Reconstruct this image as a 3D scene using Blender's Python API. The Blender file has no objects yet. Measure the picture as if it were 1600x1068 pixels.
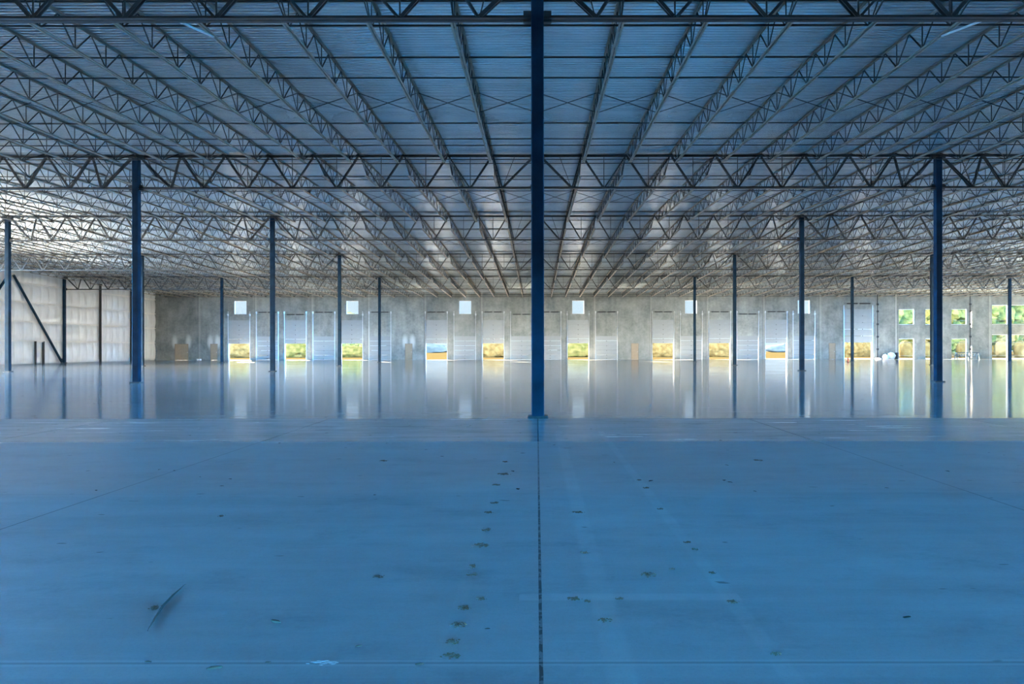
import bpy, math, random
from mathutils import Vector, Matrix, noise
random.seed(7)
scn = bpy.context.scene
COL = scn.collection

# ------------------------------------------------------------------ camera
F = 1124.0                      # focal length in pixels of the 1600 px frame
H = 1.371                       # eye height
cam_d = bpy.data.cameras.new('camera')
cam_d.sensor_width = 36.0
cam_d.lens = 36.0 * F / 1600.0
cam_d.shift_x = -39.0 / 1600.0
cam_d.shift_y = 11.0 / 1600.0
cam_d.clip_end = 2000
cam_d.clip_start = 0.05
cam = bpy.data.objects.new('camera', cam_d)
COL.objects.link(cam)
cam.location = (0, 0, H)
cam.rotation_mode = 'XYZ'
cam.matrix_world = Matrix.Translation((0, 0, H)) @ Matrix.Rotation(math.radians(90), 4, 'X') @ Matrix.Rotation(-0.0013, 4, 'Z')
scn.camera = cam

# ------------------------------------------------------------------ view
scn.view_settings.view_transform = 'Standard'
scn.view_settings.look = 'None'
scn.view_settings.gamma = 1.0
scn.view_settings.exposure = 0.0
scn.view_settings.use_curve_mapping = False

# ------------------------------------------------------------------ sky
SKY_MAX = 172.0
world = bpy.data.worlds.new('sky')
scn.world = world
world.use_nodes = True
wn, wl = world.node_tree.nodes, world.node_tree.links
wn.clear()
w_out = wn.new('ShaderNodeOutputWorld'); w_bg = wn.new('ShaderNodeBackground')
w_tc = wn.new('ShaderNodeTexCoord'); w_sep = wn.new('ShaderNodeSeparateXYZ')
w_map = wn.new('ShaderNodeMapRange')
w_map.inputs['From Min'].default_value = -1; w_map.inputs['From Max'].default_value = 1
w_col = wn.new('ShaderNodeValToRGB'); w_str = wn.new('ShaderNodeValToRGB')
w_mul = wn.new('ShaderNodeMath'); w_mul.operation = 'MULTIPLY'; w_mul.inputs[1].default_value = SKY_MAX
wl.new(w_tc.outputs['Generated'], w_sep.inputs[0]); wl.new(w_sep.outputs['Y'], w_map.inputs['Value'])
wl.new(w_map.outputs[0], w_col.inputs[0]); wl.new(w_map.outputs[0], w_str.inputs[0])
w_el = wn.new('ShaderNodeMapRange'); w_el.interpolation_type = 'SMOOTHSTEP'     # bright hazy horizon, dimmer zenith
for i_, v_ in enumerate((.22, .42, 1.0, .05)): w_el.inputs[i_+1].default_value = v_
w_m2 = wn.new('ShaderNodeMath'); w_m2.operation = 'MULTIPLY'
wl.new(w_sep.outputs['Z'], w_el.inputs[0]); wl.new(w_str.outputs[0], w_m2.inputs[0]); wl.new(w_el.outputs[0], w_m2.inputs[1])
wl.new(w_m2.outputs[0], w_mul.inputs[0]); wl.new(w_col.outputs[0], w_bg.inputs['Color'])
wl.new(w_mul.outputs[0], w_bg.inputs['Strength']); wl.new(w_bg.outputs[0], w_out.inputs[0])
def ramp(node, stops):
    el = node.color_ramp.elements
    while len(el) > 1: el.remove(el[-1])
    el[0].position = stops[0][0]; el[0].color = tuple(stops[0][1]) + (1,)
    for p, c in stops[1:]:
        e = el.new(p); e.color = tuple(c) + (1,)
# deep blue sky behind the building, pale haze beyond the dock wall
ramp(w_col, [(0.0, (0.035, 0.40, 0.90)), (0.10, (0.035, 0.40, 0.90)), (0.15, (1.0, 0.95, 0.80)), (0.42, (1.0, 0.95, 0.80)), (0.50, (0.03, 0.41, 1.0)), (0.80, (0.03, 0.41, 1.0)), (0.9, (0.66, 0.84, 1.0)), (1.0, (0.70, 0.87, 1.0))])
ramp(w_str, [(0.0, (.7, .7, .7)), (0.10, (.6, .6, .6)), (0.15, (.75, .75, .75)), (0.42, (.75, .75, .75)), (0.50, (1., 1., 1.)), (0.78, (1., 1., 1.)), (0.885, (.0066, .0066, .0066)), (1.0, (.0066, .0066, .0066))])

sun_d = bpy.data.lights.new('sun', 'SUN')
sun_d.energy = 240.0; sun_d.angle = math.radians(1.5); sun_d.color = (1.0, .83, .60)
sun = bpy.data.objects.new('sun', sun_d); COL.objects.link(sun)
sun.rotation_euler = Vector((0.38, -0.86, -0.34)).to_track_quat('-Z', 'Y').to_euler()

# ================================================================== helpers
class MB:
    def __init__(s): s.v = []; s.f = []
    def box(s, x0, x1, y0, y1, z0, z1):
        n = len(s.v)
        s.v += [(x0,y0,z0),(x1,y0,z0),(x1,y1,z0),(x0,y1,z0),(x0,y0,z1),(x1,y0,z1),(x1,y1,z1),(x0,y1,z1)]
        s.f += [(n,n+3,n+2,n+1),(n+4,n+5,n+6,n+7),(n,n+1,n+5,n+4),(n+1,n+2,n+6,n+5),(n+2,n+3,n+7,n+6),(n+3,n,n+4,n+7)]
        return s
    def beam(s, a, b, w, h, up=(0,0,1)):
        a = Vector(a); b = Vector(b); d = (b-a).normalized(); up = Vector(up)
        if abs(d.dot(up)) > .98: up = Vector((0,1,0))
        r = d.cross(up).normalized()*w/2; u = r.cross(d).normalized()*h/2
        n = len(s.v)
        for p in (a, b):
            for q in (-r-u, r-u, r+u, -r+u): s.v.append(tuple(p+q))
        s.f += [(n,n+3,n+2,n+1),(n+4,n+5,n+6,n+7),(n,n+1,n+5,n+4),(n+1,n+2,n+6,n+5),(n+2,n+3,n+7,n+6),(n+3,n,n+4,n+7)]
        return s
    def tube(s, a, b, r, n=10, r2=None):
        a = Vector(a); b = Vector(b); d = (b-a).normalized(); r2 = r if r2 is None else r2
        t = Vector((0,0,1)) if abs(d.z) < .9 else Vector((1,0,0))
        x = d.cross(t).normalized(); y = d.cross(x)
        k = len(s.v)
        for p, rr in ((a, r), (b, r2)):
            for i in range(n):
                an = 2*math.pi*i/n; s.v.append(tuple(p + x*math.cos(an)*rr + y*math.sin(an)*rr))
        for i in range(n): s.f.append((k+i, k+n+i, k+n+(i+1)%n, k+(i+1)%n))
        s.f.append(tuple(range(k, k+n))); s.f.append(tuple(range(k+2*n-1, k+n-1, -1)))
        return s
    def mesh(s, name, mat):
        me = bpy.data.meshes.new(name); me.from_pydata(s.v, [], s.f); me.update()
        me.materials.append(mat); return me
    def build(s, name, mat, parent=None, loc=(0,0,0)):
        return link(name, s.mesh(name, mat), parent, loc)
def link(name, me, parent=None, loc=(0,0,0)):
    o = bpy.data.objects.new(name, me); COL.objects.link(o); o.location = loc
    if parent: o.parent = parent
    return o
def empty(name, loc=(0,0,0)):
    o = bpy.data.objects.new(name, None); o.empty_display_size = .1; COL.objects.link(o); o.location = loc; return o
def tag(o, label, cat, group=None, kind=None):
    o['label'] = label; o['category'] = cat
    if group: o['group'] = group
    if kind: o['kind'] = kind
    return o
def struct(o, label=None):
    o['kind'] = 'structure'
    if label: o['label'] = label
    return o
ONES = ['','first','second','third','fourth','fifth','sixth','seventh','eighth','ninth','tenth','eleventh','twelfth','thirteenth','fourteenth','fifteenth','sixteenth','seventeenth','eighteenth','nineteenth']
TENS = {2:'twent',3:'thirt',4:'fort'}
def ordn(n):
    if n < 20: return ONES[n]
    t, u = divmod(n, 10)
    return TENS[t]+'ieth' if u == 0 else TENS[t]+'y-'+ONES[u]

# ================================================================== materials
def mat(name, col, rough=.6, metal=0., noise_amt=0., nscale=3., bump=0., bscale=40., spec=.5):
    m = bpy.data.materials.new(name); m.use_nodes = True
    nt = m.node_tree; b = nt.nodes['Principled BSDF']
    b.inputs['Base Color'].default_value = (*col, 1); b.inputs['Roughness'].default_value = rough
    b.inputs['Metallic'].default_value = metal; b.inputs['Specular IOR Level'].default_value = spec
    tc = nt.nodes.new('ShaderNodeTexCoord')
    n = nt.nodes.new('ShaderNodeTexNoise'); n.inputs['Scale'].default_value = nscale; n.inputs['Detail'].default_value = 5
    nt.links.new(tc.outputs['Object'], n.inputs['Vector'])
    r = nt.nodes.new('ShaderNodeValToRGB')
    lo = [max(0, c*(1-noise_amt)) for c in col]; hi = [min(1, c*(1+noise_amt)) for c in col]
    ramp(r, [(.3, lo), (.7, hi)])
    nt.links.new(n.outputs[0], r.inputs[0]); nt.links.new(r.outputs[0], b.inputs['Base Color'])
    if bump:
        n2 = nt.nodes.new('ShaderNodeTexNoise'); n2.inputs['Scale'].default_value = bscale
        nt.links.new(tc.outputs['Object'], n2.inputs['Vector'])
        bp = nt.nodes.new('ShaderNodeBump'); bp.inputs['Strength'].default_value = bump; bp.inputs['Distance'].default_value = .02
        nt.links.new(n2.outputs[0], bp.inputs['Height']); nt.links.new(bp.outputs[0], b.inputs['Normal'])
    return m
M_joist = mat('grey_primer', (.27,.225,.18), .55, 0, .12, 6)
M_gird = mat('dark_primer', (.028,.028,.028), .5, 0, .2, 6)
M_rod = mat('bridging_steel', (.018,.019,.021), .6, 0, .2, 5)
M_col = mat('column_paint', (.008,.028,.053), .65, 0, .35, 2.2, .15, 60, .1)
M_deck = mat('galvanised_deck', (.62,.67,.69), .27, .66, .10, .8)
M_grout = mat('grout', (.05,.055,.06), .9, 0, .3, 12)
M_door = mat('white_door_steel', (.27,.285,.29), .45, 0, .05, 2)
M_galv = mat('galvanised_track', (.62,.63,.64), .35, .6, .1, 6)
M_black = mat('black_spring', (.02,.02,.022), .5)
M_dot = mat('dark_bolt', (.10,.10,.11), .5)
M_tan = mat('tan_door_paint', (.33,.25,.17), .6, 0, .08, 3)
M_tanf = mat('tan_frame_paint', (.24,.18,.13), .6)
M_girt = mat('pale_girt', (.62,.60,.57), .5, 0, .05, 3)
M_wframe = mat('pale_window_frame', (.75,.77,.80), .4, .2)
M_mull = mat('dark_mullion', (.12,.14,.16), .5)
M_mud = mat('dry_mud', (.21,.135,.09), .95, 0, .4, 30, .4, 80)
M_leaf = mat('dead_leaf', (.06,.045,.035), .9, 0, .4, 30)
M_stick = mat('dark_stick', (.045,.04,.035), .8)
M_glint = mat('pale_glint', (.6,.62,.64), .9, 0, .1, 20)
M_sack = mat('white_plastic', (.85,.84,.83), .4, 0, .05, 5)
M_cone = mat('red_cone_plastic', (.35,.06,.04), .5)
M_rack = mat('blue_grey_steel', (.03,.06,.09), .5)
M_bark = mat('bark', (.12,.09,.06), .9, 0, .3, 8)
def foliage(name, a, b, sc):
    m = mat(name, a, .9, spec=.0)
    nt = m.node_tree
    r = [n for n in nt.nodes if n.type == 'VALTORGB'][0]; ramp(r, [(.35, a), (.65, b)])
    n = [n for n in nt.nodes if n.type == 'TEX_NOISE'][0]; n.inputs['Scale'].default_value = sc
    return m
M_tree_g = foliage('green_foliage', (0.0377,0.0452,0.0132), (0.1131,0.1085,0.0358), .9)
M_tree_y = foliage('autumn_foliage', (0.0783,0.0653,0.0122), (0.1653,0.0957,0.0348), .8)
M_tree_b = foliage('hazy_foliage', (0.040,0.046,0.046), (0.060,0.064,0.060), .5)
M_brush = foliage('dry_brush', (0.0629,0.0396,0.0135), (0.1034,0.0719,0.0287), 1.4)
M_brushg = foliage('green_brush', (0.0405,0.0413,0.0107), (0.0899,0.0702,0.0252), 1.0)

def glass():
    m = bpy.data.materials.new('thin_glass'); m.use_nodes = True; nt = m.node_tree; nt.nodes.clear()
    o = nt.nodes.new('ShaderNodeOutputMaterial'); mx = nt.nodes.new('ShaderNodeMixShader')
    t = nt.nodes.new('ShaderNodeBsdfTransparent'); g = nt.nodes.new('ShaderNodeBsdfGlossy')
    t.inputs[0].default_value = (.96,.98,.98,1); g.inputs['Roughness'].default_value = .02
    mx.inputs[0].default_value = .06
    nt.links.new(t.outputs[0], mx.inputs[1]); nt.links.new(g.outputs[0], mx.inputs[2]); nt.links.new(mx.outputs[0], o.inputs[0])
    return m
M_glass = glass()

class NT:
    """tiny helper for node maths"""
    def __init__(s, m): s.nt = m.node_tree; s.n = s.nt.nodes; s.l = s.nt.links
    def put(s, sock, v):
        if isinstance(v, (int, float)): sock.default_value = v
        elif isinstance(v, tuple): sock.default_value = (*v, 1) if len(v) == 3 and sock.type == 'RGBA' else v
        else: s.l.new(v, sock)
    def m(s, op, a, b=0., c=0.):
        n = s.n.new('ShaderNodeMath'); n.operation = op
        s.put(n.inputs[0], a); s.put(n.inputs[1], b); s.put(n.inputs[2], c); return n.outputs[0]
    def mix(s, f, a, b):
        n = s.n.new('ShaderNodeMix'); n.data_type = 'RGBA'
        s.put(n.inputs[0], f); s.put(n.inputs[6], a); s.put(n.inputs[7], b); return n.outputs[2]
    def noise(s, vec, scale, detail=4, rough=.5, dim='3D'):
        n = s.n.new('ShaderNodeTexNoise'); n.inputs['Scale'].default_value = scale; n.inputs['Detail'].default_value = detail
        n.inputs['Roughness'].default_value = rough; s.l.new(vec, n.inputs['Vector']); return n.outputs[0]
    def scale(s, vec, v, off=(0,0,0)):
        n = s.n.new('ShaderNodeMapping'); n.inputs['Scale'].default_value = v; n.inputs['Location'].default_value = off
        s.l.new(vec, n.inputs['Vector']); return n.outputs[0]
    def rng(s, v, a, b, c, d, smooth=False):
        n = s.n.new('ShaderNodeMapRange'); s.put(n.inputs[0], v)
        if smooth: n.interpolation_type = 'SMOOTHSTEP'
        for i, q in enumerate((a, b, c, d)): n.inputs[i+1].default_value = q
        return n.outputs[0]
    def line(s, v, pos, half):            # 1 inside |v-pos|<half
        return s.m('LESS_THAN', s.m('ABSOLUTE', s.m('SUBTRACT', v, pos)), half)
    def softline(s, v, pos, half):
        return s.rng(s.m('ABSOLUTE', s.m('SUBTRACT', v, pos)), half*.5, half, 1, 0, True)

def new_mat(name):
    m = bpy.data.materials.new(name); m.use_nodes = True; t = NT(m)
    b = m.node_tree.nodes['Principled BSDF']
    g = m.node_tree.nodes.new('ShaderNodeNewGeometry'); sp = m.node_tree.nodes.new('ShaderNodeSeparateXYZ')
    m.node_tree.links.new(g.outputs['Position'], sp.inputs[0])
    return m, t, b, g.outputs['Position'], sp.outputs

R1 = 14.35; BAY = 15.2; S = 16.46; JS = S/9; XC = 0.016
ROW = [R1 + BAY*i for i in range(5)]
WALLY = 93.5

def floor_mat():
    m, t, b, P, (x, y, z) = new_mat('concrete_floor')
    big = t.noise(t.scale(P, (.25,.25,1)), 1.0, 5, .6)
    streak = t.noise(t.scale(P, (.35, 3.0, 1)), 1.0, 6, .65)
    fine = t.noise(P, 42, 6, .7)
    swirl = t.noise(t.scale(P, (1.2,2.2,1)), 1.3, 6, .65)
    k = t.m('ADD', t.m('ADD', t.m('MULTIPLY', big, .35), t.m('MULTIPLY', streak, .30)), t.m('ADD', t.m('MULTIPLY', fine, .14), t.m('MULTIPLY', swirl, .21)))
    k = t.rng(k, .36, .64, 0, 1)
    col = t.mix(k, (.29,.31,.325), (.51,.53,.545))
    # pours differ a little in tone
    band = t.m('FLOOR', t.m('DIVIDE', t.m('SUBTRACT', y, 3.0), 3.81))
    wn_ = t.n.new('ShaderNodeTexWhiteNoise'); wn_.noise_dimensions = '1D'; t.l.new(band, wn_.inputs['W'])
    tone = t.rng(wn_.outputs[0], 0, 1, .93, 1.05)
    far = t.rng(y, 14.2, 14.4, .93, 1.06)
    tone = t.m('MULTIPLY', tone, far)
    v = t.n.new('ShaderNodeVectorMath'); v.operation = 'SCALE'; t.l.new(col, v.inputs[0]); t.l.new(tone, v.inputs['Scale'])
    col = v.outputs[0]
    # pale rubbed wheel tracks
    edge = t.rng(t.noise(P, 3, 3), .35, .65, .3, 1)
    for xp, hw, a in ((.355,.085,.20), (1.06,.06,.16), (-.42,.05,.05)):
        f = t.m('MULTIPLY', t.m('MULTIPLY', t.softline(x, xp, hw), edge), t.m('MULTIPLY', t.m('LESS_THAN', y, 12.), a))
        col = t.mix(f, col, (.72,.74,.75))
    f = t.m('MULTIPLY', t.softline(y, 3.98, .07), t.m('MULTIPLY', t.m('MULTIPLY', t.m('GREATER_THAN', x, -.1), t.m('LESS_THAN', x, 1.12)), .22))
    col = t.mix(f, col, (.72,.74,.75))
    # grime: speckle, blotches, long scrapes
    spk = t.rng(t.noise(P, 95, 3, .8), .58, .70, 0, .5)
    col = t.mix(spk, col, (.17,.18,.19))
    blot = t.m('MULTIPLY', t.rng(t.noise(t.scale(P, (.9,1.4,1)), 1.1, 7, .7), .52, .70, 0, .42), t.rng(t.noise(P, 14, 4, .7), .35, .6, .3, 1))
    col = t.mix(blot, col, (.10,.12,.14))
    scr = t.rng(t.noise(t.scale(P, (.5,14,1), (3,5,0)), 1.6, 5, .75), .60, .70, 0, .22)
    col = t.mix(scr, col, (.60,.63,.65))
    fl_ = t.rng(t.noise(t.scale(P, (1,2.2,1), (9,2,0)), 4.2, 2, .4), .735, .76, 0, .75)
    col = t.mix(fl_, col, (.10,.09,.08))
    # sawn joints
    wob = t.m('MULTIPLY', t.m('SUBTRACT', t.noise(P, 9, 4), .5), .006)
    yy = t.m('ADD', y, wob)
    fy = t.m('ABSOLUTE', t.m('SUBTRACT', t.m('FRACT', t.m('ADD', t.m('DIVIDE', t.m('SUBTRACT', yy, 3.145-.0), 3.735), .5)), .5))
    jy = t.m('LESS_THAN', fy, .0026)
    jpale = t.m('MULTIPLY', t.m('LESS_THAN', fy, .008), .35)
    xx = t.m('ADD', x, wob)
    fx = t.m('ABSOLUTE', t.m('SUBTRACT', t.m('FRACT', t.m('ADD', t.m('DIVIDE', t.m('SUBTRACT', xx, XC), S/4), .5)), .5))
    jx = t.m('LESS_THAN', fx, .0022)
    jc = t.m('MULTIPLY', t.line(xx, XC, .008), t.m('LESS_THAN', y, 14.2))
    col = t.mix(jpale, col, (.55,.57,.57))
    crumb = t.rng(t.noise(P, 16, 2), .42, .5, .45, 1)
    j = t.m('MAXIMUM', t.m('ADD', t.m('MULTIPLY', jx, .6), t.m('MULTIPLY', jy, .38)), t.m('MULTIPLY', jc, crumb))
    col = t.mix(j, col, (.035,.035,.04))
    t.l.new(col, b.inputs['Base Color'])
    # polish: the hall is burnished, the three strips nearest the viewer are dull
    r = t.rng(y, 14.1, 14.3, .25, .085)
    r = t.m('ADD', r, t.rng(y, 10.55, 10.7, .12, 0))
    r = t.m('ADD', r, t.rng(y, 6.8, 6.95, .12, 0))
    r = t.m('ADD', r, t.m('MULTIPLY', t.m('SUBTRACT', streak, .5), .16))
    r = t.m('ADD', r, t.m('MULTIPLY', t.m('SUBTRACT', big, .5), .08))
    t.l.new(r, b.inputs['Roughness'])
    bp = t.n.new('ShaderNodeBump'); bp.inputs['Strength'].default_value = .10; bp.inputs['Distance'].default_value = .01
    hgt = t.m('SUBTRACT', t.m('ADD', t.m('MULTIPLY', fine, .25), streak), t.m('MULTIPLY', j, 1.5))
    t.l.new(hgt, bp.inputs['Height']); t.l.new(bp.outputs[0], b.inputs['Normal'])
    return m
M_floor = floor_mat()

def wall_mat():
    m, t, b, P, (x, y, z) = new_mat('tilt_up_concrete')
    n1 = t.noise(P, .55, 6, .62); n2 = t.noise(P, 3.5, 6, .7); n3 = t.noise(t.scale(P, (2.2,1,.25)), 1, 4)
    k = t.m('ADD', t.m('ADD', t.m('MULTIPLY', n1, .5), t.m('MULTIPLY', n2, .3)), t.m('MULTIPLY', n3, .2))
    k = t.rng(k, .36, .64, 0, 1)
    col = t.mix(k, (.125,.14,.137), (.33,.34,.318))
    pw = 88.2*WALLY/F
    q = t.m('ADD', t.m('DIVIDE', x, pw), 40.)
    wn_ = t.n.new('ShaderNodeTexWhiteNoise'); wn_.noise_dimensions = '1D'; t.l.new(t.m('FLOOR', q), wn_.inputs['W'])
    v = t.n.new('ShaderNodeVectorMath'); v.operation = 'SCALE'; t.l.new(col, v.inputs[0]); t.l.new(t.rng(wn_.outputs[0], 0, 1, .84, 1.12), v.inputs['Scale'])
    col = v.outputs[0]
    fr = t.m('FRACT', q)
    seam = t.m('LESS_THAN', t.m('MINIMUM', fr, t.m('SUBTRACT', 1., fr)), .006)
    pale = t.m('MULTIPLY', t.m('LESS_THAN', fr, .04), .25)
    col = t.mix(pale, col, (.50,.48,.43))
    col = t.mix(t.m('MULTIPLY', seam, .5), col, (.10,.10,.10))
    # speckled form marks
    sp = t.m('MULTIPLY', t.m('GREATER_THAN', t.noise(P, 6, 4), .66), .35)
    col = t.mix(sp, col, (.10,.11,.12))
    # whitish highlights beside the steel door frames, painted into the wall colour
    for px in (273, 294.5, 328.5, 340, 632.7, 644.4):
        wx = (px-839)*WALLY/F
        d = t.m('SQRT', t.m('ADD', t.m('POWER', t.m('SUBTRACT', x, wx), 2.), t.m('POWER', t.m('MULTIPLY', t.m('SUBTRACT', z, 2.35), .45), 2.)))
        f = t.m('MULTIPLY', t.rng(d, .1, .55, .75, 0, True), t.m('MULTIPLY', t.m('GREATER_THAN', z, .3), 1.))
        col = t.mix(f, col, (.62,.62,.60))
    t.l.new(col, b.inputs['Base Color']); b.inputs['Roughness'].default_value = .62
    return m
M_wall = wall_mat()

def vinyl_mat():
    m, t, b, P, (x, y, z) = new_mat('white_vinyl_insulation')
    n1 = t.noise(P, 1.2, 4)
    col = t.mix(n1, (.60,.60,.60), (.74,.745,.75))
    fr = t.m('FRACT', t.m('DIVIDE', y, 1.22))
    seam = t.m('MULTIPLY', t.m('LESS_THAN', t.m('MINIMUM', fr, t.m('SUBTRACT', 1., fr)), .016), .5)
    col = t.mix(seam, col, (.40,.38,.34))
    t.l.new(col, b.inputs['Base Color']); b.inputs['Roughness'].default_value = .2; b.inputs['Specular IOR Level'].default_value = .8
    bp = t.n.new('ShaderNodeBump'); bp.inputs['Strength'].default_value = .5; bp.inputs['Distance'].default_value = .12
    w = t.noise(t.scale(P, (1, 2.2, .45)), 1.3, 3)
    t.l.new(w, bp.inputs['Height']); t.l.new(bp.outputs[0], b.inputs['Normal'])
    return m
M_vinyl = vinyl_mat()

def ground_mat():
    m, t, b, P, (x, y, z) = new_mat('field_ground')
    n1 = t.noise(t.scale(P, (.12,.5,1)), 1, 6, .65); n2 = t.noise(P, 2.5, 5, .7)
    k = t.rng(t.m('ADD', t.m('MULTIPLY', n1, .6), t.m('MULTIPLY', n2, .4)), .38, .62, 0, 1)
    grass = t.mix(k, (0.024,0.0165,0.006), (0.036,0.027,0.012))
    grass = t.mix(t.rng(t.noise(P, .09, 3), .5, .62, 0, .5), grass, (.028,.028,.010))
    gravel = t.mix(n2, (.05,.045,.04), (.07,.062,.055))
    near = t.m('MULTIPLY', t.m('GREATER_THAN', x, 38.), t.m('LESS_THAN', y, 126.))
    inside = t.m('LESS_THAN', y, 93.)
    t.l.new(t.mix(t.m('MAXIMUM', near, inside), grass, gravel), b.inputs['Base Color'])
    b.inputs['Roughness'].default_value = .95; b.inputs['Specular IOR Level'].default_value = .0
    return m
M_ground = ground_mat()

# ================================================================== shell
def px2x(px, D=WALLY): return (px-839.)*D/F
def px2z(py, D=WALLY): return H + (545.-py)*D/F

XL, XR, YB = -49.75, 66.6, -17.0
fl = MB().box(XL-.2, XR+.2, YB, WALLY+.25, -.25, 0).build('floor', M_floor); struct(fl, 'grey concrete floor slab with sawn joints')
gr = MB().box(-260, 300, -160, 420, -.6, -.3).build('ground', M_ground); struct(gr, 'dry yellow field and pale gravel outside the hall')

M_bounce = mat('pale_bounce_concrete', (.72,.68,.60), .9, 0, .06, .6, spec=0.)  # hidden slab below the sill, added to bounce sun up to the deck
struct(MB().box(-110, 120, WALLY+.26, 111, -.5, -.28).build('bounce_slab', M_bounce), 'hidden pale slab added outside the dock doors to bounce sunlight')
DK = [(YB, 8.38), (ROW[0], 9.06), (ROW[1], 9.40), (ROW[2], 9.735), (ROW[3], 9.40), (ROW[4], 9.065), (WALLY+.3, 8.64)]
def deckz(y):
    for (a, za), (b, zb) in zip(DK, DK[1:]):
        if y <= b: return za + (zb-za)*(y-a)/(b-a)
    return DK[-1][1]
def build_deck():
    v, f = [], []
    y = YB; pitch = .1524; prof = [(0, 0), (.046, 0), (.066, .048), (.132, .048)]
    ys = []
    while y < WALLY+.3:
        for dy, dz in prof: ys.append((y+dy, deckz(y+dy)+dz))
        y += pitch
    for (yy, zz) in ys: v += [(XL-.2, yy, zz), (XR+.2, yy, zz)]
    for i in range(len(ys)-1): f.append((2*i, 2*i+2, 2*i+3, 2*i+1))
    me = bpy.data.meshes.new('ceiling'); me.from_pydata(v, [], f); me.materials.append(M_deck)
    return link('ceiling', me)
struct(build_deck(), 'corrugated galvanised roof deck with flutes across the hall')

# ---- back wall with openings
OPEN = []            # x0,x1,z0,z1
DR = [374, 462, 550, 682, 770.7, 903.3, 1036, 1124.3, 1212.5]
DL = [418.4, 506.5, 594, 726.5, 815, 859.5, 947.7, 1080, 1168, 1256]
WIN = [375.7, 550.7, 727, 903.5, 1079.7, 1256]
MAN = [(283.7, 21.5), (334.3, 11.5), (638.6, 11.7), (992, 11.5), (1300.2, 10.5)]
for c in DR+DL: OPEN.append((px2x(c)-1.36, px2x(c)+1.36, 0, 3.04))
for c in WIN: OPEN.append((px2x(c)-.79, px2x(c)+.79, px2z(490.2), px2z(469.4)))
for c, w in MAN: OPEN.append((px2x(c-w/2), px2x(c+w/2), 0, 2.1))
OPEN.append((px2x(1319.5), px2x(1362), 0, 4.3))
BIGW = []
for c in (1416.5, 1458, 1498.7):
    BIGW += [(px2x(c-12), px2x(c+12), px2z(507.5), px2z(483.5)), (px2x(c-12), px2x(c+12), .0, px2z(529.5))]
for a, b_ in ((1550, 1574.5), (1580.5, 1605), (1611, 1636)):
    BIGW += [(px2x(a), px2x(b_), px2z(507.3), px2z(477)), (px2x(a), px2x(b_), .0, px2z(523.2))]
OPEN += BIGW
OPEN += [(px2x(1517), px2x(1518.6), px2z(512), px2z(486)), (px2x(1517), px2x(1518.6), .15, px2z(541))]
def grid_wall(name, x0, x1, z0, z1, opens, y0, y1, m):
    xs = sorted({x0, x1} | {o[0] for o in opens} | {o[1] for o in opens}); zs = sorted({z0, z1} | {o[2] for o in opens} | {o[3] for o in opens})
    xs = [x for x in xs if x0 <= x <= x1]; zs = [z for z in zs if z0 <= z <= z1]
    def solid(i, j):
        if i < 0 or j < 0 or i >= len(xs)-1 or j >= len(zs)-1: return False
        cx = (xs[i]+xs[i+1])/2; cz = (zs[j]+zs[j+1])/2
        return not any(o[0] < cx < o[1] and o[2] < cz < o[3] for o in opens)
    idx = {}; v = []; f = []
    def vid(i, j, k):
        if (i, j, k) not in idx: idx[(i, j, k)] = len(v); v.append((xs[i], (y0, y1)[k], zs[j]))
        return idx[(i, j, k)]
    for i in range(len(xs)-1):
        for j in range(len(zs)-1):
            if not solid(i, j): continue
            f.append((vid(i,j,0), vid(i+1,j,0), vid(i+1,j+1,0), vid(i,j+1,0)))
            f.append((vid(i,j,1), vid(i,j+1,1), vid(i+1,j+1,1), vid(i+1,j,1)))
            if not solid(i-1, j): f.append((vid(i,j,0), vid(i,j+1,0), vid(i,j+1,1), vid(i,j,1)))
            if not solid(i+1, j): f.append((vid(i+1,j,0), vid(i+1,j,1), vid(i+1,j+1,1), vid(i+1,j+1,0)))
            if not solid(i, j-1): f.append((vid(i,j,0), vid(i,j,1), vid(i+1,j,1), vid(i+1,j,0)))
            if not solid(i, j+1): f.append((vid(i,j+1,0), vid(i+1,j+1,0), vid(i+1,j+1,1), vid(i,j+1,1)))
    me = bpy.data.meshes.new(name); me.from_pydata(v, [], f); me.materials.append(m)
    return link(name, me)
struct(grid_wall('wall_back', XL-.2, XR+.2, 0, 8.85, OPEN, WALLY, WALLY+.24, M_wall), 'mottled grey tilt-up concrete wall')

# unseen rear and side walls; their wide openings are added to let in daylight
ro = [(XL+4+i*16.6, XL+4+i*16.6+13.5, 0, 2.6) for i in (2, 3)]
struct(grid_wall('wall_rear', XL-.2, XR+.2, 0, 8.7, ro, YB-.24, YB, M_wall), 'grey concrete wall behind the viewer with added daylight openings')
def side_wall(name, x0, x1, opens, y1):
    o = grid_wall(name, -y1, -YB, 0, 8.6, [(-b, -a, c, d) for a, b, c, d in opens], x0, x1, M_wall)
    for v in o.data.vertices: v.co = Vector((v.co.y, -v.co.x, v.co.z))
    return o
struct(side_wall('wall_right', XR, XR+.24, [(20+i*11.3, 20+i*11.3+10.2, 0, 8.3) for i in range(3)], WALLY), 'concrete wall at the far right with added daylight openings')
struct(side_wall('wall_left', XL-.2, XL, [(23+i*11.2, 23+i*11.2+10, 0, 8.2) for i in range(3)], 58.0), 'side wall left of the viewer with added daylight openings')
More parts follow.
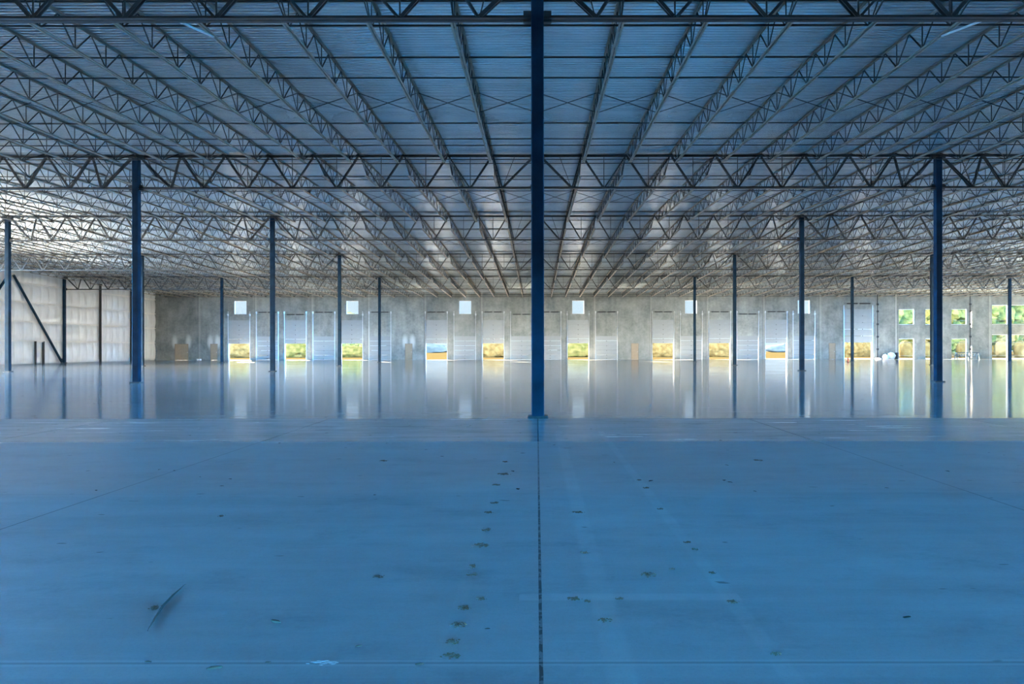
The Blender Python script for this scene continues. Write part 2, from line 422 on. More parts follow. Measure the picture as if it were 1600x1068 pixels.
# ---- left wall, quilted vinyl insulation between girts
GIRTZ = [2.22, 4.10, 5.97, 7.80]
YL0 = 58.0
def build_left():
    v, f = [], []
    ny = int((WALLY-YL0)/.135); zs = []
    bands = [0]+GIRTZ+[9.3]
    for a, b_ in zip(bands, bands[1:]):
        for i in range(9): zs.append((a+(b_-a)*i/9, i/9.))
    zs.append((9.3, 0.))
    for i in range(ny+1):
        y = YL0+(WALLY-YL0)*i/ny; s = abs(math.sin(math.pi*y/1.22))**.6
        top = deckz(y)+.02
        for (z, u) in zs:
            q = math.sin(math.pi*u)**.55 if 0 < u < 1 else 0
            d = .03+.15*q*(.5+.5*s) + .035*noise.noise((y*1.9, z*1.1, 0))*q
            v.append((XL+d, y, min(z, top)))
    n = len(zs)
    for i in range(ny):
        for j in range(n-1):
            if abs(v[i*n+j][2]-v[i*n+j+1][2]) < 1e-6 and abs(v[(i+1)*n+j][2]-v[(i+1)*n+j+1][2]) < 1e-6: continue
            f.append((i*n+j, i*n+j+1, (i+1)*n+j+1, (i+1)*n+j))
    # solid sheet behind
    k = len(v); zt = 9.0
    me = bpy.data.meshes.new('wall_left'); me.from_pydata(v, [], f); me.materials.append(M_vinyl)
    for p in me.polygons: p.use_smooth = True
    o = link('wall_left', me)
    MB().box(XL-.18, XL+.0, YL0, WALLY, 0, 8.6).build('metal_siding', M_galv, o)
    return struct(o, 'white quilted vinyl insulation on metal side wall')
build_left()
GN = ['lowest', 'second from the floor', 'third from the floor', 'topmost']
for i, z in enumerate(GIRTZ):
    g = empty('wall_girt', (XL+.17, YL0, z))
    MB().box(0, .10, 0, WALLY-YL0-.02, .045, .06).box(0, .012, 0, WALLY-YL0-.02, -.06, .06).box(-.06, 0, 0, WALLY-YL0-.02, -.06, -.045).build('girt_rail', M_girt, g)
    tag(g, 'pale horizontal wall girt across the white side wall, %s' % GN[i], 'wall girt', 'girts on the white side wall')

# ================================================================== columns
COLW = .25
def gir_top(r): return deckz(ROW[r])-.065
GDEP = [1.065, 1.385, 1.55, 1.405, 1.38]
col_mesh = {}
def side(k):
    return 'on the centre line' if k == 0 else '%s column line %s of centre' % (ordn(abs(k)), 'right' if k > 0 else 'left')
ROWN = ['nearest', 'second', 'third', 'fourth', 'farthest']
def column(r, k):
    zt = gir_top(r)-.16; x = XC+k*S; y = ROW[r]
    o = empty('steel_column', (x, y, 0))
    key = r
    if key not in col_mesh:
        a = COLW/2
        b = MB(); ch = .016
        ring = [(-a+ch,-a),(a-ch,-a),(a,-a+ch),(a,a-ch),(a-ch,a),(-a+ch,a),(-a,a-ch),(-a,-a+ch)]
        b.v = [(p[0],p[1],.045) for p in ring]+[(p[0],p[1],zt) for p in ring]
        b.f = [(i,(i+1)%8,8+(i+1)%8,8+i) for i in range(8)]+[tuple(range(8,16)), tuple(range(7,-1,-1))]
        col_mesh[key] = (b.mesh('shaft', M_col),
            MB().box(-.20,.20,-.18,.18,.0,.045).mesh('base_plate', M_grout),
            MB().box(-.24,.24,-.13,.13,zt,zt+.025).box(-.30,.30,-.09,.09,zt+.025,zt+.055).mesh('cap_plate', M_gird),
            MB().box(0,.155,-.03,-.012,-.10,.13).box(0,.155,.012,.03,-.10,.13).box(.0,.14,-.055,.055,-.10,-.085).mesh('stabilizer_plate', M_gird))
    ms = col_mesh[key]
    link('shaft', ms[0], o); link('base_plate', ms[1], o); link('cap_plate', ms[2], o)
    zb = gir_top(r)-GDEP[r]+.04
    if not (k == -3): 
        p = link('stabilizer_plate', ms[3], o, (-COLW/2, 0, zb)); p.rotation_euler.z = math.pi
    link('stabilizer_plate', ms[3], o, (COLW/2, 0, zb))
    if r == 0 and k == 0: lab = 'tall square blue steel column in the middle foreground, nearest the viewer'
    else: lab = 'dark square steel column in the %s row, %s' % (ROWN[r], side(k))
    tag(o, lab, 'column', 'square steel columns of the hall')
for r, ks in enumerate([range(-1,2), range(-2,3), range(-3,3), range(-3,4), range(-3,5)]):
    for k in ks: column(r, k)

# ================================================================== girders
web_mesh = {}
def girder(r, k):           # spans column k .. k+1
    D_ = GDEP[r]; zt = gir_top(r); L = S
    o = empty('roof_girder', (XC+k*S, ROW[r], zt))
    key = r
    if key not in web_mesh:
        e = COLW/2+.005
        top = MB()
        top.box(.02, L-.02, -.11, -.012, -.012, 0).box(.02, L-.02, .012, .11, -.012, 0)
        top.box(.02, L-.02, -.024, -.012, -.09, -.012).box(.02, L-.02, .012, .024, -.09, -.012)
        top.box(.02, .32, -.10, .10, -.10, -.012).box(L-.32, L-.02, -.10, .10, -.10, -.012)
        bot = MB()
        bot.box(e, L-e, -.11, -.012, -D_, -D_+.012).box(e, L-e, .012, .11, -D_, -D_+.012)
        bot.box(e, L-e, -.026, -.012, -D_+.012, -D_+.085).box(e, L-e, .012, .026, -D_+.012, -D_+.085)
        zb = -D_+.05; z0 = -.05
        fb = .63 if r == 0 else .77
        bots = [fb*JS] + [(i+.5)*JS for i in range(1, 8)] + [L-fb*JS]
        webs = []
        def diag(a, b_, w):
            m = MB()
            for dy in (-.045, .045): m.beam((a[0], dy, a[1]), (b_[0], dy, b_[1]), .022, w, (0,1,0))
            # beam: w across the plane, thickness along Y
            return m
        def angle2(a, b_, w):
            m = MB(); av = Vector((a[0],0,a[1])); bv = Vector((b_[0],0,b_[1])); d = (bv-av).normalized(); nrm = Vector((-d.z,0,d.x))*w/2
            for y0, y1 in ((-.055,-.033), (.033,.055)):
                n = len(m.v)
                for p in (av, bv):
                    for q in (Vector((0,y0,0))-nrm, Vector((0,y1,0))-nrm, Vector((0,y1,0))+nrm, Vector((0,y0,0))+nrm): m.v.append(tuple(p+q))
                m.f += [(n,n+3,n+2,n+1),(n+4,n+5,n+6,n+7),(n,n+1,n+5,n+4),(n+1,n+2,n+6,n+5),(n+2,n+3,n+7,n+6),(n+3,n,n+4,n+7)]
            return m
        webs.append(('end_diagonal', angle2((.16, z0-.03), (bots[0], zb), .085)))
        for i in range(8):
            jt = (i+1)*JS
            thick_l = .07 if i < 4 else .05; thick_r = .05 if i < 4 else .07
            webs.append(('web_diagonal', angle2((bots[i]+.03, zb), (jt-.03, z0), thick_r if i else .055)))
            webs.append(('web_diagonal', angle2((jt+.03, z0), (bots[i+1]-.03, zb), thick_l if i < 7 else .055)))
        webs.append(('end_diagonal', angle2((bots[-1], zb), (L-.16, z0-.03), .085)))
        for i in range(1, 8): webs.append(('web_vertical', MB().box((i+.5)*JS-.015, (i+.5)*JS+.015, -.012, .012, zb, z0)))
        webs.append(('web_vertical', MB().beam((.5*JS, 0, z0), (bots[0], 0, zb), .024, .028, (0,1,0))))
        webs.append(('web_vertical', MB().beam((L-.5*JS, 0, z0), (bots[-1], 0, zb), .024, .028, (0,1,0))))
        web_mesh[key] = [('top_chord', top.mesh('top_chord', M_gird)), ('bottom_chord', bot.mesh('bottom_chord', M_gird))] + [(n, m.mesh(n, M_gird)) for n, m in webs]
    for n, me in web_mesh[key]: link(n, me, o)
    a = 'left of' if k < 0 else 'right of'
    n = -k if k < 0 else k+1
    tag(o, 'dark open-web roof girder in the %s column row, %s bay %s centre' % (ROWN[r], ordn(n), a), 'girder', 'roof girders carried by the columns')
for r, ks in enumerate([range(-1,1), range(-2,2), range(-3,2), range(-3,3), range(-3,4)]):
    for k in ks: girder(r, k)

# ================================================================== joists
BAYN = ['nearest', 'second', 'third', 'fourth', 'farthest']
def bay_ends(b):
    y0 = ROW[b]; y1 = ROW[b+1] if b < 4 else WALLY
    return y0, y1
JD = .665
KR = [(-14, 13), (-21, 19), (-26, 25), (-26, 31), (-26, 35)]
def lr(k, what):
    if k == 0: return '%s on the centre line' % what
    return '%s %s of the centre line' % (ordn(abs(k)), 'left' if k < 0 else 'right')
for b in range(5):
    y0, y1 = bay_ends(b); L = y1-y0; dz = deckz(y1)-deckz(y0)
    sl = dz/L
    n = 10 if b < 4 else 12
    p = (L-3.04)/n
    def Z(y): return sl*y
    top = MB(); bot = MB(); web = MB()
    def sbox(m, x0, x1, ya, yb, za, zb):
        k_ = len(m.v)
        m.v += [(x0,ya,Z(ya)+za),(x1,ya,Z(ya)+za),(x1,yb,Z(yb)+za),(x0,yb,Z(yb)+za),(x0,ya,Z(ya)+zb),(x1,ya,Z(ya)+zb),(x1,yb,Z(yb)+zb),(x0,yb,Z(yb)+zb)]
        m.f += [tuple(k_+q for q in t) for t in ((0,3,2,1),(4,5,6,7),(0,1,5,4),(1,2,6,5),(2,3,7,6),(3,0,4,7))]
    e = .02
    ye = L-e if b < 4 else L-.01
    sbox(top, -.06, .06, e, ye, -.010, -.001)
    for s in (-1, 1): sbox(top, min(s*.012, s*.020), max(s*.012, s*.020), e, ye, -.055, -.010)
    sbox(top, -.05, .05, e, .12, -.064, -.010); sbox(top, -.05, .05, ye-.12, ye, -.064, -.010)
    yb0, yb1 = 1.2, L-1.2
    for s in (-1, 1):
        sbox(bot, min(s*.012, s*.058), max(s*.012, s*.058), yb0, yb1, -JD, -JD+.009)
        sbox(bot, min(s*.012, s*.020), max(s*.012, s*.020), yb0, yb1, -JD+.009, -JD+.055)
    zt, zb = -.035, -JD+.03
    def rod(ya, za, yb, zb_, w): web.beam((0, ya, Z(ya)+za), (0, yb, Z(yb)+zb_), .024, w, (1,0,0))
    nb = [1.52+p*i for i in range(n+1)]
    def wb(ya, za, yb, zb_, w):
        a = Vector((0, ya, Z(ya)+za)); c = Vector((0, yb, Z(yb)+zb_)); d = (c-a).normalized(); nn = Vector((0, -d.z, d.y))*w/2
        k_ = len(web.v)
        for q in (a, c):
            for o_ in (Vector((-.011,0,0))-nn, Vector((.011,0,0))-nn, Vector((.011,0,0))+nn, Vector((-.011,0,0))+nn): web.v.append(tuple(q+o_))
        web.f += [tuple(k_+q for q in t) for t in ((0,3,2,1),(4,5,6,7),(0,1,5,4),(1,2,6,5),(2,3,7,6),(3,0,4,7))]
    wb(.14, zt, nb[0], zb, .036); wb(L-.14, zt, nb[-1], zb, .036)
    wb(.85, zt, nb[0], zb, .024); wb(L-.85, zt, nb[-1], zb, .024)
    for i, yn in enumerate(nb):
        wb(yn, zt, yn, zb, .022)
        if i < n:
            wb(yn, zb, yn+p/2, zt, .028); wb(yn+p/2, zt, yn+p, zb, .028)
    mt, mb_, mw = top.mesh('top_chord', M_joist), bot.mesh('bottom_chord', M_joist), web.mesh('web', M_rod)
    # bridging rods
    X0, X1 = XC+KR[b][0]*JS, XC+KR[b][1]*JS
    pos = [1.5, 4.75, L-4.45, L-1.5]
    for i, yp in enumerate(pos):
        for lev, zz in (('upper', -.055), ('lower', -JD+.066)):
            g = MB().box(0, X1-X0, -.016, -.010, -.016, .016).box(0, X1-X0, -.016, .016, -.016, -.010).build('bridging_rail', M_rod, None, (X0, y0+yp, deckz(y0+yp)+zz))
            tag(g, '%s thin bridging rail crossing the joists of the %s bay, %s from its near girder' % (lev, BAYN[b], ordn(i+1)), 'bridging', 'straight bridging rails between the joists')
    # cross bridging meshes
    ym = L/2
    m1 = MB().beam((.03, 0, -.05), (JS-.03, 0, -JD+.02), .02, .030, (0,1,0)).mesh('brace_rod', M_rod)
    m2 = MB().beam((.03, .025, -JD+.02), (JS-.03, .025, -.05), .02, .030, (0,1,0)).mesh('brace_rod', M_rod)
    for k in range(KR[b][0], KR[b][1]+1):
        o = empty('roof_joist', (XC+k*JS, y0, deckz(y0)))
        link('top_chord', mt, o); link('bottom_chord', mb_, o); link('web', mw, o)
        tag(o, 'open-web roof joist in the %s bay, %s' % (BAYN[b], lr(k, 'the one')), 'roof joist', 'roof joists under the metal deck')
        if k < KR[b][1]:
            c = empty('cross_bridging', (XC+k*JS, y0+ym, deckz(y0+ym)))
            link('brace_rod', m1, c); link('brace_rod', m2, c)
            q = k if k < 0 else k+1
            tag(c, 'x-shaped joist bridging in the %s bay, %s' % (BAYN[b], '%s space %s of the centre line' % (ordn(abs(q)), 'left' if q < 0 else 'right')), 'bridging', 'x-shaped bridging between the joists')
# two pale kicker braces at the first girder
for nm, kk, dxk in (('left', -4, .14), ('right', 5, -.22)):
    xj = XC+kk*JS; z1 = deckz(R1+1.5)-JD
    o = MB().beam((xj+dxk, R1+.12, gir_top(0)-GDEP[0]+.02), (xj, R1+1.9, z1), .05, .03).build('joist_kicker', M_girt)
    tag(o, 'short pale kicker brace below the nearest girder on the %s' % nm, 'brace', 'pale kicker braces at the nearest girder')

# ================================================================== left wall steel
for i, y in enumerate((81.4, 87.6)):
    o = empty('wind_column', (XL+.36, y, 0)); zt = deckz(y)-.12
    MB().box(-.09, .09, -.01, .01, .01, zt).box(-.10, -.085, -.075, .075, .01, zt).box(.085, .10, -.075, .075, .01, zt).build('shaft', M_gird, o)
    MB().box(-.14, .14, -.12, .12, 0, .02).build('base_plate', M_gird, o)
    MB().box(-.02, .20, -.05, .05, zt-.25, zt).build('top_bracket', M_gird, o)
    tag(o, 'slim brown wind column against the white side wall, %s the far corner' % ('farther from' if i == 0 else 'closer to'), 'column', 'wind columns on the white side wall')
yb_ = (ROW[3]+ROW[4])/2
for nm, ya, tip in (('far', ROW[4]-.45, -.10), ('near', ROW[3]+.45, .10)):
    o = empty('diagonal_brace', (XC-3*S, ya, 0))
    MB().tube((.0, 0, .12), (.0, yb_-tip*3-ya, 8.42), .115, 14).build('brace_tube', M_col, o)
    MB().box(-.012, .012, -.14, .14, .0, .45).build('gusset_plate', M_gird, o)
    tag(o, 'dark diagonal tube brace beside the white side wall, %s leg' % nm, 'brace', 'pair of diagonal wall braces')
o = empty('door_framing', (XL+.32, 71.5, 0))
for yy, w in ((-.58, .06), (.55, .08)): MB().box(-.08, .08, yy-w, yy+w, 0, 2.2).build('jamb_post', M_gird, o)
MB().box(-.05, .05, -.5, .5, 2.12, 2.18).build('header', M_girt, o)
tag(o, 'dark steel door opening frame low on the white side wall', 'door frame')

# ================================================================== dock doors
def sect_mesh(w, h):
    b = MB(); b.box(-w/2, w/2, -.05, 0, .008, h-.008)
    b.box(-w/2, w/2, -.062, -.05, h*.30, h*.36).box(-w/2, w/2, -.062, -.05, h*.64, h*.70)
    return b.mesh('door_section', M_door)
SM = sect_mesh(2.72, .61)
BOLT = MB().tube((0,-.085,0),(0,-.05,0),.055,10).mesh('hinge_bolt', M_dot)
TRK = MB().box(-.03,.03,-.10,-.085,0,6.3).box(-.03,-.02,-.085,.0,0,6.3).mesh('track', M_galv)
SHAFT = MB().tube((-1.3,0,0),(1.3,0,0),.02,8).tube((-1.1,0,0),(-.12,0,0),.065,12).tube((.12,0,0),(1.1,0,0),.065,12).mesh('spring_shaft', M_black)
BRK = MB().box(-.07,.07,-.12,.0,-.12,.14).tube((0,-.1,.05),(0,-.2,.05),.09,12).mesh('cable_drum', M_galv)
dn = 0
def dock_door(px, up, window):
    global dn
    dn += 1
    x = px2x(px); o = empty('door_%d' % dn, (x, WALLY-.02, 0))
    z0 = 2.10 if up else .005
    for i in range(5):
        link('door_section', SM, o, (0, 0, z0+i*.61))
        if i < 4: link('hinge_bolt', BOLT, o, (0, 0, z0+(i+1)*.61-.05))
    for s in (-1, 1):
        link('track', TRK, o, (s*1.42, 0, 0)); link('cable_drum', BRK, o, (s*1.42, -.0, 5.85 if window else 6.12))
    if not window: link('spring_shaft', SHAFT, o, (0, -.12, 6.18 if (px not in (462, 815, 1168)) else 5.88))
    MB().box(-.05,.05,-.16,-.05,.0,.09).build('pull_handle', M_dot, o, (0, 0, z0+.1))
    struct(o, ('raised pale sectional dock door with field below' if up else 'closed pale sectional dock door'))
WCL = {374: 1, 550: 1, 726.5: 1, 903.3: 1, 1080: 1, 1256: 1}
for c in sorted(DR+DL): dock_door(c, c in DR, c in WCL)
# large drive-in door
dn += 1
o = empty('door_%d' % dn, (px2x(1340.7), WALLY-.02, 0))
for i in range(5):
    b = MB().box(-1.8, 1.8, -.05, 0, .02, .86); b.box(-1.8, 1.8, -.065, -.05, .02, .07)
    b.build('door_section', M_door, o, (0,0,2.15+i*.87-.0))
    link('hinge_bolt', BOLT, o, (.55, 0, 2.15+i*.87))
for s in (-1, 1): MB().box(-.03,.03,-.10,-.0,0,7.0).build('track', M_galv, o, (s*1.87,0,0))
MB().tube((-1.5,0,0),(-.15,0,0),.09,12).tube((.15,0,0),(1.5,0,0),.09,12).tube((-1.9,0,0),(1.9,0,0),.02,8).build('spring_shaft', M_black, o, (0,-.15,7.22))
struct(o, 'wide raised sectional door at the right end of the dock wall')
for c, w in MAN:
    dn += 1
    o = empty('door_%d' % dn, (px2x(c), WALLY+.03, 0)); hw = w/2*WALLY/F
    b = MB(); b.box(-hw+.05, hw-.05, 0, .045, .01, 2.05)
    b.build('door_leaf', M_tan, o)
    MB().box(-hw+.002, -hw+.05, -.05, .1, 0, 2.098).box(hw-.05, hw-.002, -.05, .1, 0, 2.098).box(-hw+.002, hw-.002, -.05, .1, 2.05, 2.098).build('door_frame', M_tanf, o)
    MB().tube((hw-.14, -.07, 1.0), (hw-.14, 0, 1.0), .03, 10).build('door_knob', M_galv, o)
    if w > 15: MB().box(-.01, .01, -.01, .0, .01, 2.05).build('astragal', M_tanf, o)
    struct(o, 'tan steel personnel door')
# ---- windows
wnn = 0
def window(x0, x1, z0, z1, bars, edge):
    global wnn
    wnn += 1
    o = empty('window_%d' % wnn, ((x0+x1)/2, WALLY+.14, z0)); w = (x1-x0)/2-.002; h = z1-z0-.002; t = .05
    MB().box(-w, -w+t, -.03, .03, .002, h).box(w-t, w, -.03, .03, .002, h).box(-w+t, w-t, -.03, .03, .002, t).box(-w+t, w-t, -.03, .03, h-t, h).build('window_frame', M_wframe, o)
    MB().box(-w+t, w-t, -.004, .004, t, h-t).build('pane', M_glass, o)
    for z in bars: MB().box(-w+t, w-t, -.02, .02, z-.02, z+.02).build('mullion', M_mull, o)
    struct(o)
for c in WIN: window(px2x(c)-.79, px2x(c)+.79, px2z(490.2), px2z(469.4), [], .0)
for (a, b_, c, d) in BIGW:
    if c < .1: window(a, b_, c, d, [px2z(556), px2z(535.6)] , 0)
    else: window(a, b_, c, d, [px2z(501.3)-c], 0)
# ---- panel joint covers with weld plates on the right
for i, px in enumerate((1371, 1515.7)):
    o = MB().box(-.05, .05, -.05, -.002, 0, 8.4).build('trim_%d' % (i+1), M_gird, None, (px2x(px), WALLY, 0)); struct(o, 'dark panel joint strip')
    for py in (476, 487, 507, 526.5, 546):
        MB().box(-.14, .14, -.09, -.05, -.12, .12).build('weld_plate', M_black, o, (0, 0, px2z(py)))
o = MB().box(-.03, .03, -.03, -.002, 0, 8.4).build('trim_3', M_girt, None, (px2x(1400), WALLY, 0)); struct(o, 'pale conduit')

# ================================================================== things along the back wall
def lump(name, m, r, seed, parent=None, loc=(0,0,0), sc=(1,1,1), sub=3, amp=.3, fr=1.5, flat=True):
    import bmesh
    bm = bmesh.new(); bmesh.ops.create_icosphere(bm, subdivisions=sub, radius=1)
    for v in bm.verts:
        n = noise.fractal(v.co*fr+Vector((seed*7.3, seed*1.7, 0)), 1.0, 2.0, 4)
        v.co *= 1+amp*n; v.co = Vector((v.co.x*sc[0]*r, v.co.y*sc[1]*r, v.co.z*sc[2]*r))
        if flat: v.co.z = max(v.co.z, -.75*r*sc[2])
    mz = min(v.co.z for v in bm.verts)
    if flat:
        for v in bm.verts: v.co.z -= mz
    me = bpy.data.meshes.new(name); bm.to_mesh(me); bm.free(); me.materials.append(m)
    for p in me.polygons: p.use_smooth = True
    return link(name, me, parent, loc)
YW = WALLY-.9
def gx(px): return (px-839)*YW/F
o = lump('plastic_sack', M_sack, .50, 1, None, (gx(1392.5), YW, 0), (1,1,1.0)); tag(o, 'large white plastic sack by the wall right of the wide door', 'sack', 'white sacks by the wall')
o = lump('plastic_sack', M_sack, .36, 2, None, (gx(1381.2), YW-.3, 0), (1,.9,1.0)); tag(o, 'small pale pink-white sack left of the large white sack', 'sack', 'white sacks by the wall')
o = lump('plastic_sheet', M_sack, .38, 3, None, (gx(1372.5), YW, 0), (1.0,1,.3)); tag(o, 'flat crumpled white plastic sheet beside the panel joint', 'plastic sheet')
o = empty('trash_barrel', (gx(1393)+.75, YW+.1, 0))
MB().tube((0,0,0),(0,0,.82),.21,16,.24).build('barrel_body', M_gird, o); MB().tube((0,0,.82),(0,0,.86),.26,16).build('barrel_rim', M_black, o)
tag(o, 'dark barrel standing right of the large white sack', 'barrel')
o = empty('cardboard_box', (px2x(312.3, 92.6), 92.4, 0))
MB().box(-.22,.22,-.15,.15,0,.16).build('box_body', M_sack, o); MB().box(-.22,.22,-.3,-.15,.13,.15).build('flap', M_sack, o)
tag(o, 'small pale box on the floor between two tan doors', 'box')
yc = 74.8; xc_ = (1325-839)*yc/F
o = empty('traffic_cone', (xc_, yc, 0))
MB().tube((0,0,.03),(0,0,.48),.12,14,.025).build('cone_body', M_cone, o); MB().box(-.18,.18,-.18,.18,0,.03).build('cone_base', M_black, o)
tag(o, 'small dark red traffic cone beside a far column before the wide door', 'traffic cone')
# stacked trestle frames near the right windows
def frame_stack(px, w, layers, label):
    yy = WALLY-1.3; o = empty('steel_trestle', ((px-839)*yy/F, yy, 0))
    for s in (-1, 1):
        for d in (-.3, .3): MB().beam((s*w*.42, d, 0), (s*w*.36, d*.5, .86), .08, .08).build('leg', M_rack, o)
    MB().box(-w/2, w/2, -.05, .05, .80, .88).build('top_rail', M_rack, o)
    for q in range(layers):
        b = MB(); n = int(w/.35)
        for i in range(n): b.beam((-w/2+i*w/n, -.12, .38+q*.17), (-w/2+(i+1)*w/n, .12, .52+q*.17), .07, .07)
        b.box(-w*.42, w*.42, -.14, -.10, .34+q*.17, .38+q*.17); b.build('lattice_rail', M_rack, o)
    tag(o, label, 'trestle', 'steel trestles at the right end of the dock wall')
frame_stack(1503, 1.8, 2, 'blue-grey folded steel trestle in front of the rightmost small lower window')
frame_stack(1522, 1.3, 2, 'blue-grey folded steel trestle in front of the slotted panel joint')

# ================================================================== litter on the slab
def fpt(px, py): 
    D = F*H/(py-545.); return ((px-839)*D/F, D)
def patch_mesh(seed, hgt=.007):
    rnd = random.Random(seed); v = []; f = []; n = 9
    for q in range(26):
        a = rnd.uniform(0, 6.28); d = rnd.random()**.7*.86; cx, cy = d*math.cos(a), d*math.sin(a)
        r = rnd.uniform(.06, .26)*(1.25-d); k = len(v); h = hgt*rnd.uniform(.3, 1)
        v.append((cx, cy, h)); el = rnd.uniform(.8, 2.2)
        for ring, zz in ((.6, h*.8), (1., .0002)):
            for t in range(n):
                b_ = 6.283*t/n; rr = r*ring*rnd.uniform(.6, 1.25); v.append((cx+rr*el*math.cos(b_), cy+rr*math.sin(b_), zz))
        for t in range(n):
            f.append((k, k+1+t, k+1+(t+1)%n)); f.append((k+1+t, k+1+n+t, k+1+n+(t+1)%n, k+1+(t+1)%n))
    me = bpy.data.meshes.new('mud_print'); me.from_pydata(v, [], f); me.materials.append(M_mud)
    return me
PM = [patch_mesh(s, .007) for s in range(5)]
def mud(px, py, wpx, hpx, label, group):
    x, y = fpt(px, py); sx = wpx/2*y/F; sy = hpx/2*y*y/(F*H)
    o = link('mud_print', random.choice(PM), None, (x, y, .0005)); o.scale = (sx, sy, 1); o.rotation_euler.z = 0
    tag(o, label, 'mud print', group)
LT = [(790,721,12,2),(788,740,26,4),(776,757,18,3),(772,785,16,4),(764,800,18,4),(759,827,17,7),(750,852,28,9),(739,884,16,9),(737,897,22,7),(752,935,20,6),(726,949,26,9),(715,976,30,11),(708,1002,30,11),(703,1025,34,12)]
for i, q in enumerate(reversed(LT)):
    mud(*q, 'dark mud print in the left trail beside the centre joint, %s from the front' % ordn(i+1), 'mud prints left of the centre joint')
RT = [(904,800,24,3),(914,863,18,4),(898,935,28,7),(918,939,14,5),(944,969,26,8),(967,935,16,5),(1012,898,28,10),(1049,889,12,3),(1073,847,15,4),(1086,858,14,4),(1031,795,12,3),(1009,762,12,3),(998,750,8,2),(1145,940,22,7),(1113,895,14,4),(1211,1022,20,7)]
RT.sort(key=lambda q: -q[1])
for i, q in enumerate(RT):
    mud(*q, 'faint mud print on the slab right of the centre joint, %s from the front' % ordn(i+1), 'mud prints right of the centre joint')
for px, py, w, h, lab in ((592,900,24,6,'round brown smudge on the slab left of the mud trail'), (1185,719,20,3,'thin faint dirt smear right of the central column'), (346,805,13,4,'brown dirt fleck far left of the mud trail'), (600,719,18,3,'thin dirt smear left of the central column'), (242,948,22,10,'dark scuffed dirt beside the long stick')):
    x, y = fpt(px, py); o = link('dirt_smudge', PM[1], None, (x, y, .0005)); o.scale = (w/2*y/F, h/2*y*y/(F*H), .5); tag(o, lab, 'dirt smudge', 'single dirt smudges on the slab')
# curled leaves / clods
def leaf_mesh(seed):
    rnd = random.Random(seed); b = MB(); n = 6
    pts = []
    for i in range(n+1):
        t = i/n; w = math.sin(math.pi*t)*.5+.02; z = .12*math.sin(math.pi*t*1.3)+.02+.3*abs(t-.5)
        pts.append([( -w*.8, t*2-1, z+.25*w), (0, t*2-1, z), (w*.8, t*2-1, z+.25*w+rnd.uniform(0,.1))])
    b.v = [tuple(q) for p in pts for q in p]
    for i in range(n):
        for j in range(2): a = i*3+j; b.f.append((a, a+1, a+4, a+3))
    me = b.mesh('dry_leaf', M_leaf); return me
LM = [leaf_mesh(s) for s in range(4)]
for i in range(190):
    py = 545+1/(random.uniform(1/230., 1/62.)); px = random.uniform(10, 1590)
    x, y = fpt(px, py)
    if abs(x) < .25 and abs(y-R1) < .4: continue
    o = link('dry_leaf', LM[i % 4], None, (x, y, .001)); s = random.uniform(.016, .034)*(1+.012*y); o.scale = (s*1.3, s, s*.5); o.rotation_euler.z = random.uniform(0, 6.28)
    tag(o, 'tiny dark dry leaf lying on the open floor slab', 'leaf', 'tiny dry leaves scattered over the slab')
M_clod = mat('pale_clod', (.13,.105,.08), .95, 0, .3, 30)
for px, py, r, lab in ((430,971,.032,'pale curled wood chip left of the mud trail'), (335,1043,.03,'pale wood chip beside the front cross joint at left'), (655,1037,.018,'small brown clod on the front cross joint near the mud trail'), (560,1009,.016,'small clod left of the nearest mud prints'), (231,1033,.016,'little brown clod on the front cross joint at far left'), (418,1034,.012,'tiny reddish clod on the front cross joint'), (761,982,.012,'tiny clod between mud trail and centre joint'), (1416,965,.022,'dark leaf at lower right of the slab')):
    x, y = fpt(px, py); o = lump('wood_chip' if r > .02 else 'clod', M_clod if px < 1400 else M_leaf, r, px, None, (x, y, 0), (1.1,.36,.2), 2); o.rotation_euler.z = random.uniform(-.5,.5)
    tag(o, lab, 'debris')
# long stick
pts = [fpt(230,986), fpt(241,967), fpt(254,947), fpt(270,930), fpt(289,913)]
b = MB(); rad = [.002,.005,.006,.005,.0015]
for (p, q, ra, rb) in zip(pts, pts[1:], rad, rad[1:]): b.tube((p[0], p[1], .006), (q[0], q[1], .006), ra, 8, rb)
o = b.build('stick', M_stick); tag(o, 'long thin dark curved stick on the slab at lower left', 'stick')
x, y = fpt(503, 1035); o = link('glint_patch', PM[2].copy(), None, (x, y, .0006)); o.data.materials.clear(); o.data.materials.append(M_glint); o.scale = (.075, .03, .3)  # pale patch stands in for a small light reflection on the slab
tag(o, 'small pale painted reflection on the front cross joint', 'painted reflection')

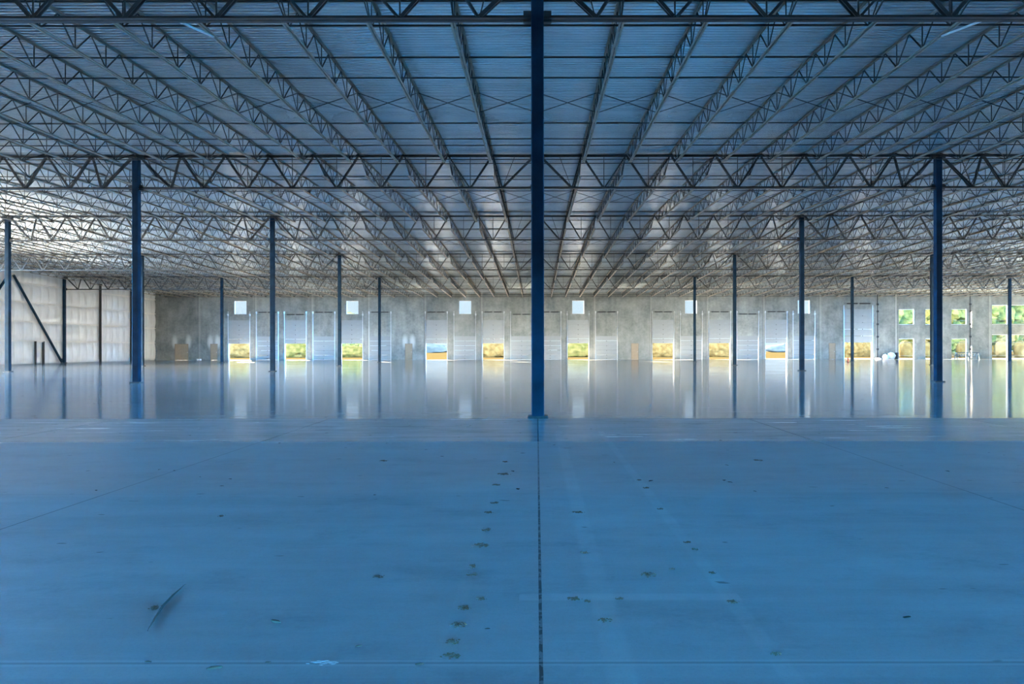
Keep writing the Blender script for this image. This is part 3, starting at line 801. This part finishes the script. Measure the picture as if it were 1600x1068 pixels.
# ================================================================== outside
def tree(x, y, h, m, seed, lab, grp, wide=.5):
    o = empty('tree', (x, y, -.35)); r = h*wide*.5
    MB().tube((0,0,0),(0,0,h*.5),h*.022,8,h*.014).build('trunk', M_bark, o)
    import bmesh
    bm = bmesh.new(); rnd = random.Random(seed)
    for q in range(9):
        c = Vector((rnd.uniform(-.6,.6)*r, rnd.uniform(-.4,.4)*r, h*rnd.uniform(.22,.80))); rr = h*rnd.uniform(.14,.21)
        s = bmesh.ops.create_icosphere(bm, subdivisions=3, radius=1)
        for v in s['verts']: v.co = v.co*rr*(1+.55*noise.fractal(v.co*2.2+c+Vector((seed,0,0)), 1., 2., 4))+c
    me = bpy.data.meshes.new('crown'); bm.to_mesh(me); bm.free(); me.materials.append(m); link('crown', me, o)
    tag(o, lab, 'tree', grp)
# right, seen through the large windows
for i, px in enumerate(range(1392, 1690, 28)):
    D = (156, 178, 200)[i % 3]; h = 16+random.uniform(-1.5, 1)
    tree((px-839)*D/F, D, h, (M_tree_g, M_tree_g, M_tree_y)[i % 3], i, 'leafy tree beyond the right-hand windows, %s from the left' % ordn(i+1), 'trees beyond the right-hand windows', .5)
for i, px in enumerate(range(1385, 1680, 30)):
    D = 140
    o = lump('dry_brush', M_brush, 3.0, 120+i, None, ((px-839)*D/F, D, -.35), (.44, .4, .62), 4, .10, 3.)
    tag(o, 'tawny brush clump beyond the right-hand windows, %s from the left' % ordn(i+1), 'brush', 'brush clumps beyond the right-hand windows')
for i, (px, D, h) in enumerate(((540,190,12.0), (549,200,10.6), (1330,230,9), (371,230,12.5), (1262,210,9))):
    tree((px-839)*D/F, D, h, M_tree_g, 40+i, ['green tree showing low in the second high window', 'lower tree beside the one in the second high window', 'tree far behind the wide raised door', 'tree top just showing in the leftmost high window', 'tree far behind the rightmost high window'][i], 'single trees in the field', .55)
for i in range(7):
    px = 350+i*150; D = 330
    o = lump('distant_grove', M_tree_b, 6, 60+i, None, ((px-839)*D/F, D, -.5), (2.6, 1, .42), 3, .4, 2.)
    tag(o, 'hazy blue grove on the horizon, %s from the left' % ordn(i+1), 'grove', 'hazy groves on the horizon')
for i, (px, m, top) in enumerate(((374,M_brush,3.4), (462,M_brushg,2.9), (550,M_brushg,2.2), (770.7,M_brush,3.6), (903.3,M_brushg,2.9), (1036,M_brush,3.1), (1124.3,M_brush,3.3), (1340,M_brush,3.2))):
    D = 150
    o = lump('dry_brush', m, 3.2, 90+i, None, ((px-839)*D/F, D, -.35), (1.15, .5, top/5.2), 4, .28, 3.)
    tag(o, 'dry brush thicket seen under the raised dock door, %s from the left' % ordn(i+1), 'brush', 'brush thickets seen under the raised doors')
